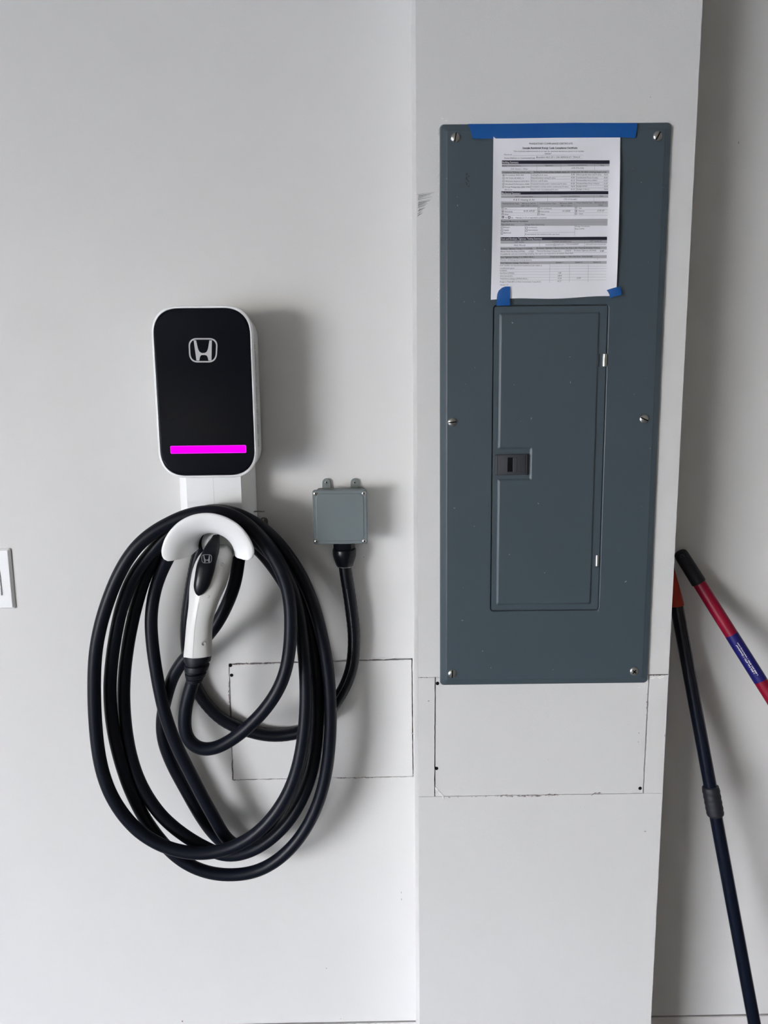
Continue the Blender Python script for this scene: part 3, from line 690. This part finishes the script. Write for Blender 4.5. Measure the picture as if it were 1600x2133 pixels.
for x, y, ang, cross in ((948.5, 287, 80, False), (1370, 284, 62, False), (942, 879.5, 5, False), (1341.5, 873, -25, False), (942, 1403, 88, False), (1320.5, 1398, 50, True)):
    c = P(x, y, YC0); head_screw(c.x, c.z, YC0, .0082, ep, ang, cross, 'steel', .45)
# rust blot on the left margin
nicks('rust_spot', [(974+rr.uniform(-4, 4), 362+i*2.6, .0012, .0012) for i in range(11)], YC0, ep, 'rust' if 'rust' in M else 'gypsum', 6)
M['rust'] = mat('rust_stain', (0.14, 0.095, 0.055), .8, alpha=.55)
ro_ = [o for o in bpy.data.objects if o.name.startswith('rust_spot')][0]; ro_.data.materials[0] = M['rust']

# ------------------------------------------------------------------ certificate
YQ = YC0-.0030
def warp(x, zz):
    """gentle waves of the sheet (towards the room)"""
    n_ = noise.noise(Vector((x*14, 3.1, zz*9)))*.0016+noise.noise(Vector((x*34, 7.7, zz*13)))*.0006
    u = (x-q_tl.x)/(q_tr.x-q_tl.x); v = (q_tl.z-zz)/(q_tl.z-q_bl.z)
    k = min(1, max(0, v*5)); edge = .0035*max(0, (u-.9)/.1)**2*math.sin(math.pi*min(1, max(0, v)))*k + .003*max(0, (.10-u)/.10)**2*math.sin(math.pi*min(1, max(0, v*1.05)))
    return YQ-(n_+.0012)*k-edge
q_tl, q_tr, q_br, q_bl = P(1028, 268, YQ), P(1292.5, 268, YQ), P(1283.5, 617.5, YQ), P(1022.5, 624.5, YQ)
V, F = [], []; NU, NV = 44, 56
for j in range(NV+1):
    for i in range(NU+1):
        u, v = i/NU, j/NV; p = q_tl.lerp(q_tr, u).lerp(q_bl.lerp(q_br, u), v)
        sag = .0012*math.sin(u*9)*v**6
        V.append((p.x, warp(p.x, p.z), p.z+sag))
n1 = len(V); V += [(x, y+.0002, zz) for x, y, zz in V]
for j in range(NV):
    for i in range(NU):
        a = j*(NU+1)+i; q = (a, a+1, a+NU+2, a+NU+1); F.append(q); F.append(tuple(n1+t for t in q))
pp = thing('certificate', 'white printed compliance certificate sheet taped over the top of the breaker panel', 'paper', P(1155, 450, YC0))
sh = add_mesh('paper_sheet', V, F, M['paper'], pp, angle=80)

zA = lambda x, y: (1010+x/5.3333, 270+y/5.3333)
zB = lambda x, y: (1010+x/5.3333, 440+y/5.3333)
def strip(x0, ya, x1, yb, h, f, lift, bend=0):
    """printed band from (x0, ya) to (x1, yb), h high (crop pixels), following the sheet"""
    V, F = [], []; n = 24
    for i in range(n+1):
        t = i/n; x = x0+(x1-x0)*t; y = ya+(yb-ya)*t+bend*math.sin(math.pi*t)
        for yy in (y, y+h):
            p = P(*f(x, yy), YQ-.001); V.append((p.x, warp(p.x, p.z)-lift, p.z))
    for i in range(n): F.append((2*i, 2*i+1, 2*i+3, 2*i+2))
    return V, F
def vline(x, y0, x2, y1, w_, f, lift):
    V, F = [], []; n = 8
    for i in range(n+1):
        t = i/n
        for dx in (-w_/2, w_/2):
            p = P(*f(x+(x2-x)*t+dx, y0+(y1-y0)*t), YQ-.001); V.append((p.x, warp(p.x, p.z)-lift, p.z))
    for i in range(n): F.append((2*i, 2*i+1, 2*i+3, 2*i+2))
    return V, F
GL = dict()
def text(s, x0, x1, yb, h, f, style='', lift=.00035, yb2=None):
    key = (s, style)
    if key not in GL:
        cu = bpy.data.curves.new('tmp', 'FONT'); cu.body = s; cu.resolution_u = 2
        if 'b' in style: cu.offset = .018
        if 'i' in style: cu.shear = .32
        ob = bpy.data.objects.new('tmp', cu); me = ob.to_mesh()
        vs = [(v.co.x, v.co.y) for v in me.vertices]; fs = [tuple(p.vertices) for p in me.polygons]
        ob.to_mesh_clear(); bpy.data.objects.remove(ob); bpy.data.curves.remove(cu)
        mn = min(v[0] for v in vs); mxx = max(v[0] for v in vs)
        GL[key] = ([((v[0]-mn)/(mxx-mn), v[1]/.70) for v in vs], fs)
    vs, fs = GL[key]; out = []
    yb2 = yb if yb2 is None else yb2
    for u, v in vs:
        p = P(*f(x0+(x1-x0)*u, yb+(yb2-yb)*u-v*h), YQ-.001); out.append((p.x, warp(p.x, p.z)-lift, p.z))
    return out, fs
def emit(name, m, items, parent, stuff=False):
    o = add_mesh(name, *join(*items), m, parent, smooth=False); 
    if stuff: o['kind'] = 'stuff'
    return o
def addp(name, vf, m, parent=sh):
    return add_mesh(name, *vf, m, parent, smooth=False)
blk = [((190, 342, 1386, 341, 40), zA), ((182, 686, 1371, 684, 36), zA), ((174, 290, 1358, 284, 36), zB)]
for (a, f) in blk: addp('heading_bar', strip(*a, f, .00018), M['band_black'])
for a, f in (((190, 388, 1384, 381, 26), zA), ((187, 461, 1382, 456, 28), zA), ((182, 730, 1370, 727, 27), zA), ((180, 803, 1368, 798, 60), zA), ((178, 90, 1363, 86, 34), zB), ((176, 126, 1362, 120, 38), zB),
             ((174, 326, 1357, 320, 34), zB), ((173, 402, 1355, 394, 26), zB), ((171, 497, 1355, 488, 30), zB), ((170, 561, 1354, 553, 28), zB)):
    addp('shaded_row', strip(*a, f, .00014), M['band_grey'])
W_ = [text('Building Summary', 195, 375, 374, 22, zA, 'b', .0004), text('Mechanical Summary', 186, 398, 718, 22, zA, 'b', .0004), text('Duct and Envelope Tightness Testing Summary', 178, 636, 317, 20, zB, 'b', .0004, 315)]
emit('reversed_text', M['band_text'], W_, sh, True)
K = []; I = []
def t(s, x0, x1, y, h, f, st='', y2=None): (I if 'i' in st else K).append(text(s, x0, x1, y, h, f, st, .0004, y2))
t('MANDATORY COMPLIANCE CERTIFICATE', 494, 976, 165, 20, zA)
t('Georgia Residential Energy Code Compliance Certificate', 418, 1028, 212, 19, zA, 'b')
t('This certificate shall be posted on or near the electrical distribution panel or air handler', 320, 1103, 247, 14, zA)
t('Permit #', 216, 298, 285, 16, zA); t('160267', 664, 742, 276, 17, zA, 'i')
t('House Address or Community/Lot#', 216, 556, 324, 17, zA); t('Brantlon HLE 20 = 246 BERKELEY TRACE', 570, 1060, 316, 19, zA, 'i')
t('Builder Company Name', 192, 398, 408, 14, zA); t('Signature', 672, 755, 405, 14, zA); t('Contact: (email/phone)', 924, 1134, 403, 14, zA); t('Date', 1286, 1326, 405, 14, zA)
t('D.R. Horton - West', 288, 476, 445, 17, zA, 'i'); t('678-376-0306', 962, 1100, 437, 17, zA, 'i')
t('Compliance Pathway (check one)', 190, 500, 480, 16, zA, 'b'); t('Building Envelope (when multiple values per component, list value covering largest area)', 544, 1350, 478, 15, zA, 'b')
rows = [('Prescriptive: R401-404', 230, 432, 512), ('UA Trade-off: R402.1.5', 230, 432, 545), ('REScheck: Keyed to 2015 IECC', 230, 497, 580), ('Simulated Performance: R405', 228, 495, 612), ('Energy Rating Index (ERI): R406', 226, 505, 643), ('ERI Score', 222, 303, 675)]
for s, a, b, y in rows: t(s, a, b, y, 14, zA)
for s, b, y, v in (('Ceiling/Roof R-value', 698, 511, 'R38'), ('Sloped/vaulted ceiling R-value', 785, 543, 'R38'), ('Exterior wall R-value', 698, 576, 'R13'), ('Kneewall (cavity and/or continuous) R-value', 907, 609, 'R18'), ('Foundation (cavity and/or continuous) R-value', 928, 641, 'N/A'), ('Floors over unconditioned R-value', 817, 674, 'R19')):
    t(s, 516, b, y, 14, zA); t(v, 955, 998, y-1, 17, zA, 'i')
for s, b, y, v in (('Above-grade mass wall R-value', 1295, 508, 'N/A'), ('Cantilevered Floors R-value', 1257, 541, 'R30'), ('Window/Glass Door SHGC', 1247, 573, '0.23'), ('Window/Glass Door U-factor', 1273, 606, '0.35'), ('Skylight SHGC', 1138, 638, 'N/A'), ('Skylight U-factor', 1163, 670, 'N/A')):
    t(s, 1018, b, y, 14, zA); t(v, 1322, 1364, y+2, 17, zA, 'i')
t('HVAC Company Name', 336, 534, 750, 14, zA); t('Contact: (email/phone)', 842, 1052, 747, 14, zA); t('Date', 1276, 1314, 746, 14, zA)
t('R & R Heating & Air', 316, 558, 788, 20, zA, 'i'); t('770-914-6401', 874, 1026, 784, 18, zA, 'i')
t('Heating System Type', 196, 380, 828, 14, zA); t('Efficiency (AFUE,', 414, 566, 828, 14, zA); t('HSPF, COP or other)', 402, 580, 853, 14, zA)
t('Cooling System Type', 610, 790, 827, 14, zA); t('Efficiency (SEER,', 834, 976, 826, 14, zA); t('EER or other)', 844, 966, 852, 14, zA)
t('Water Heating Type', 1014, 1192, 820, 14, zA); t('Efficiency (EF or', 1216, 1352, 820, 14, zA); t('other)', 1260, 1312, 846, 14, zA)
for s, a, b, y in (('Gas', 218, 245, 884), ('Heat pump', 218, 308, 918), ('Other', 216, 262, 950), ('Air conditioner', 618, 746, 884), ('Heat pump', 618, 714, 918), ('Other', 618, 668, 950), ('Gas', 1042, 1074, 880), ('Electric', 1042, 1106, 911), ('Other', 1042, 1092, 943)): t(s, a, b, y, 15, zA)
t('8.2% AFUE', 432, 556, 914, 19, zA, 'i'); t('14 SEER', 858, 948, 914, 19, zA, 'i'); t('0.95 EF', 1250, 1328, 911, 19, zA, 'i')
t('Yes', 222, 248, 78, 15, zB); t('No', 294, 316, 80, 15, zB); t('Manual J, S, D or equivalent complete?', 344, 686, 79, 15, zB)
t('Required Mechanical Ventilation', 182, 480, 120, 15, zB, 'b', 118); t('Type (check one)', 180, 325, 155, 14, zB, '', 154); t('Design Rate (check one)', 448, 660, 156, 14, zB)
for s, a, b, y in (('Exhaust', 208, 276, 186), ('Supply', 208, 266, 217), ('Balanced', 208, 288, 248), ('Continuous', 480, 578, 186), ('Intermittent', 480, 586, 217), ('Design Ventilation', 1004, 1166, 175), ('Rate (CFM)', 1004, 1104, 203)): t(s, a, b, y, 14, zB)
t('If intermittent, list runtime in min. per hour', 448, 830, 264, 14, zB)
t('DET Verifier', 335, 437, 350, 14, zB); t('Contact: (email/phone)', 750, 958, 344, 14, zB); t('DET Verifier ID', 1170, 1298, 340, 14, zB)
t('Nick Woods', 322, 450, 387, 19, zB, 'i'); t('woovws@gmail.com / 770-614-8407', 672, 1044, 382, 18, zB, 'i', 376); t('GDS-DET-2014-02-25-001', 1120, 1348, 376, 14, zB, 'i')
t('Envelope Tightness Testing (< 5 ACH50)', 176, 527, 424, 14, zB, 'b', 423); t('(Envelope Tightness = Blower Door Fan Flow x 60 / Thermal Envelope Volume)', 572, 1280, 418, 14, zB, 'b', 414)
t('Blower Door Fan Flow (CFM50)', 175, 442, 454, 15, zB); t('1758', 486, 540, 457, 18, zB, 'i'); t('Thermal Envelope Volume (ft )', 574, 846, 450, 15, zB); t('23654', 888, 956, 447, 18, zB, 'i')
t('Envelope Tightness (ACH50)', 990, 1236, 444, 14, zB); t('4.48', 1278, 1322, 449, 16, zB, 'ib')
t('If multifamily unit and conducting sampling, this unit is not required to be tested. Mark N/A', 174, 980, 485, 15, zB, '', 475)
t('Duct Tightness Testing (< 6 CFM25/100 ft )', 172, 546, 520, 15, zB, 'b', 517); t('(Total Duct Leakage = 100 x Fan Flow / Area Served)', 722, 1194, 514, 14, zB, 'b', 508); t('1', 1250, 1258, 539, 17, zB, 'i')
t('Number of Heating and Cooling Systems', 172, 520, 549, 15, zB); t('Duct Tightness Leakage Test Results', 172, 488, 583, 14, zB, 'b')
for i, x in enumerate((788, 1000, 1204)): t('System %d' % (i+1), x, x+80, 576-i*2, 13, zB, 'b')
for s, b, y in (('If air handler and ductwork located entirely within in', 634, 611), ('conditioned space', 326, 640), ('Location', 244, 666), ('Fan Flow (CFM25)', 324, 697), ('Area Served (ft )', 308, 728), ('Total Duct Leakage (CFM25/100 ft )', 476, 758), ('Rough in Total (RT) or Post Construction Total (PCT)', 622, 792), ('Version 1.0', 258, 825)): t(s, 168, b, y, 15, zB)
for s, a, b, y in (('128', 812, 848, 693), ('2804', 806, 856, 725), ('4.56', 808, 852, 755), ('PCT', 806, 852, 788), ('0.00', 1022, 1066, 751)): t(s, a, b, y, 17, zB, 'i')
emit('printed_text', M['print'], K, sh, True); emit('filled_in_text', M['print_ital'], I, sh, True)
Ls = []
for a in ((418, 216, 1028, 215), (310, 288, 1097, 283), (570, 326, 1090, 321), (188, 454, 1383, 451), (188, 489, 1381, 487), (514, 521, 1378, 518), (514, 551, 1377, 548), (514, 587, 1376, 584), (514, 619, 1375, 616), (514, 652, 1374, 649), (183, 757, 1370, 754), (182, 798, 1369, 795), (181, 862, 1367, 859), (181, 893, 1366, 890), (181, 925, 1366, 922)):
    Ls.append(strip(*a, 1.6, zA, .00022))
for a in ((180, 42, 1365, 45), (178, 90, 1363, 86), (176, 126, 1362, 121), (176, 162, 1362, 158), (446, 240, 1000, 232), (174, 358, 1357, 353), (174, 398, 1356, 392), (172, 430, 1355, 424), (172, 460, 1355, 456), (172, 527, 1354, 519), (172, 590, 1353, 582), (720, 609, 1353, 608), (170, 648, 1353, 635), (170, 676, 1352, 664), (170, 706, 1352, 700), (170, 738, 1352, 730), (170, 768, 1352, 762)):
    Ls.append(strip(*a, 1.5, zB, .00022))
for x, y0, x2, y1, f in ((579, 388, 579, 452, zA), (845, 386, 845, 450, zA), (1219, 384, 1218, 450, zA), (513, 462, 510, 684, zA), (1016, 490, 1013, 684, zA), (697, 732, 696, 796, zA), (1210, 730, 1209, 795, zA), (589, 800, 586, 960, zA), (1000, 800, 998, 960, zA),
                         (444, 160, 444, 286, zB), (998, 158, 997, 275, zB), (607, 326, 606, 398, zB), (1108, 322, 1107, 394, zB), (722, 590, 719, 792, zB), (942, 590, 937, 790, zB), (1150, 588, 1146, 788, zB)):
    Ls.append(vline(x, y0, x2, y1, 1.8, f, .00022))
emit('ruled_lines', M['print_grey'], Ls, sh, True)
def cbx(x, y, f, s=20, tk=3.2):
    return [strip(x, y, x+s, y, tk, f, .0004), strip(x, y+s-tk, x+s, y+s-tk, tk, f, .0004), vline(x+tk/2, y, x+tk/2, y+s, tk, f, .0004), vline(x+s-tk/2, y, x+s-tk/2, y+s, tk, f, .0004)]
Cb = []
for x, y in ((198, 498), (197, 531), (197, 564), (196, 596), (195, 627), (188, 866), (188, 899), (187, 931), (590, 866), (590, 899), (588, 931), (1004, 862), (1004, 894), (1003, 924)): Cb += cbx(x, y, zA)
for x, y in ((178, 172), (178, 204), (177, 236), (450, 172), (450, 205)): Cb += cbx(x, y, zB, 22)
Cb += cbx(188, 54, zB, 24, 5)+cbx(258, 56, zB, 26, 6)
for x, y, f in ((203, 503, zA), (196, 59, zB), (596, 905, zA), (1010, 900, zA), (193, 905, zA)): Cb.append(text('x', x, x+11, y+10, 12, f, 'b', .0004))
emit('check_boxes', M['print'], Cb, sh, True)

# blue masking tape: three pieces
def tape(name, pts, label, off=.0012, follow=True):
    V2 = [(P(x, y, YQ).x, P(x, y, YQ).z) for x, y in pts]
    tt = tessellate_polygon([[Vector((x, zz, 0)) for x, zz in V2]])
    Vf = [(x, YQ-off, zz) for x, zz in V2]; n_ = len(Vf)
    Vb = [(x, YQ-off+.00015, zz) for x, zz in V2]
    F = [tuple(q) for q in tt]+[tuple(i+n_ for i in q) for q in tt]+[(i, (i+1) % n_, n_+(i+1) % n_, n_+i) for i in range(n_)]
    cxx = sum(p[0] for p in Vf)/n_; czz = sum(p[2] for p in Vf)/n_
    o = add_mesh(name, Vf+Vb, F, M['tape'], None, Vector((cxx, YQ, czz)), smooth=False)
    return tag(o, label, 'tape', 'blue masking tape on the certificate')
tape('masking_tape', [(975, 258.5), (978, 266), (980, 272), (982, 280), (985, 289), (1060, 288.5), (1160, 287), (1293, 286.5), (1324, 287.5), (1325, 280), (1326.5, 268), (1327, 256.5), (1200, 256), (1090, 257.5)], 'long blue tape strip across the top edge of the certificate', .0006)
tape('masking_tape', [(1033, 637.5), (1061, 637), (1061.5, 612), (1061.5, 597.5), (1052, 597.5), (1045, 600), (1038, 606), (1035, 613), (1034, 622)], 'blue tape piece with one rounded corner at the certificate\'s lower left', .0050)
tape('masking_tape', [(1262, 605), (1276, 600.5), (1290, 597), (1292, 605), (1292.5, 614.5), (1280, 618), (1268, 622), (1268, 615), (1265, 609)], 'short slanted blue tape piece at the certificate\'s lower right', .0050)

# ------------------------------------------------------------------ poles leaning in the recess
def lean(pxa, ya, Ya, pxb, yb, Yb):
    return P(pxa, ya, Ya), P(pxb, yb, Yb)
def floor_end(a, b):
    d = (b-a); k = (0.0-a.z)/d.z; return a+d*k
# red pole with charcoal grip
a = P(1414, 1147, -.020); b = P(1548, 1360, -.088)
rp = thing('red_pole', 'red broom pole with charcoal end cap and navy label, leaning right of the black pole', 'pole', floor_end(a, b)+Vector((0, 0, .0)))
e = floor_end(a, b); d = (e-a).normalized()
def along(p0, p1, y):
    """parameter where the pole passes photograph height y"""
    lo_, hi_ = 0.0, 1.0
    for _ in range(40):
        m_ = (lo_+hi_)/2; q = p0.lerp(p1, m_)-CAM; yy = CY-FPX*(q.dot(UP)/q.dot(FW))
        if yy < y: lo_ = m_
        else: hi_ = m_
    return (lo_+hi_)/2
def seg(name, p0, p1, y0, y1, r, m, parent, prof=None, n=24):
    A = p0.lerp(p1, along(p0, p1, y0)) if y0 is not None else p0
    B = p0.lerp(p1, along(p0, p1, y1)) if y1 is not None else p1
    prof = prof or [(0, r), (1, r)]
    return add_mesh(name, *lathe(A, B, prof, n), m, parent)
r0_ = .0128
seg('grip_cap', a, e, None, 1215, .0145, M['polecap'], rp, [(0, .004), (.02, .009), (.06, .0125), (.14, .0138), (.96, .0146), (.985, .0142), (1, .0130)], 28)
hc_ = a+d*.012; toc = (CAM-hc_).normalized(); nn = (toc-d*toc.dot(d)).normalized()
add_mesh('hanging_hole', *lathe(hc_+nn*.005, hc_+nn*.0137, [(0, .004), (.9, .004), (1, .0034), (.8, .0026), (.8, 0)], 16), M['emblem_dim'], rp)
seg('shaft', a, e, 1210, None, r0_, M['red'], rp)
lab = seg('label_sleeve', a, e, 1321.5, 1417.5, r0_+.00025, M['navy'], rp)
A = a.lerp(e, along(a, e, 1337)); B = a.lerp(e, along(a, e, 1404))
def wrap_text(s, A, B, ang, h, m, parent, r_, style='b'):
    """text running from B up to A around the shaft"""
    text(s, 0, 1, 0, 1, zA, style); vs, fs = GL[(s, style)]
    mid = A.lerp(B, .5); tc = (CAM-mid); n0 = (tc-d*tc.dot(d)).normalized(); s0 = n0.cross(d).normalized()
    out = []
    for u, v in vs:
        p = B.lerp(A, u); w_ = ang+(-v*h)/r_
        out.append(p+(n0*math.cos(w_)+s0*math.sin(w_))*r_)
    return add_mesh('label_print', out, fs, m, parent, smooth=False)
wrap_text('1-888-541-4701 / www.poles.com'.replace('poles', 'mop'), A, B, .18, .0028, M['dash'], lab, r0_+.0006)
A2 = a.lerp(e, along(a, e, 1340)); B2 = a.lerp(e, along(a, e, 1399))
wrap_text('1-800-541-4701 / Questions?', A2, B2, -.12, .0028, M['dash'], lab, r0_+.0006)
# black telescopic pole with orange-red socket
a2 = P(1389, 1150, -.022); b2 = P(1492.5, 1704, -.088); b2 = P(1492, 1704, -.10)
e2 = floor_end(a2, b2)
# aim: pass 1453 at y 1500 and 1570 at y 2133
bp = thing('black_pole', 'black telescopic pole with orange-red socket leaning beside the pillar', 'pole', e2)
seg('socket', a2, e2, 1152, 1262, .0135, M['orange'], bp, [(0, .0050), (.05, .0062), (.5, .0105), (.95, .0143), (1, .0143), (1, .012)], 28)
seg('upper_tube', a2, e2, 1255, 1660, .0128, M['poleblack'], bp)
cp = [(0, .0140), (.03, .0160), (.12, .0168)]+[(.12+.76*i/12, .0168+.0005*math.sin(i*2.1)) for i in range(1, 12)]+[(.90, .0170), (.97, .0160), (1, .0140)]
seg('collar', a2, e2, 1637, 1699, .0168, M['collar'], bp, cp, 28)
seg('lower_tube', a2, e2, 1690, None, .0126, M['poleblack'], bp)
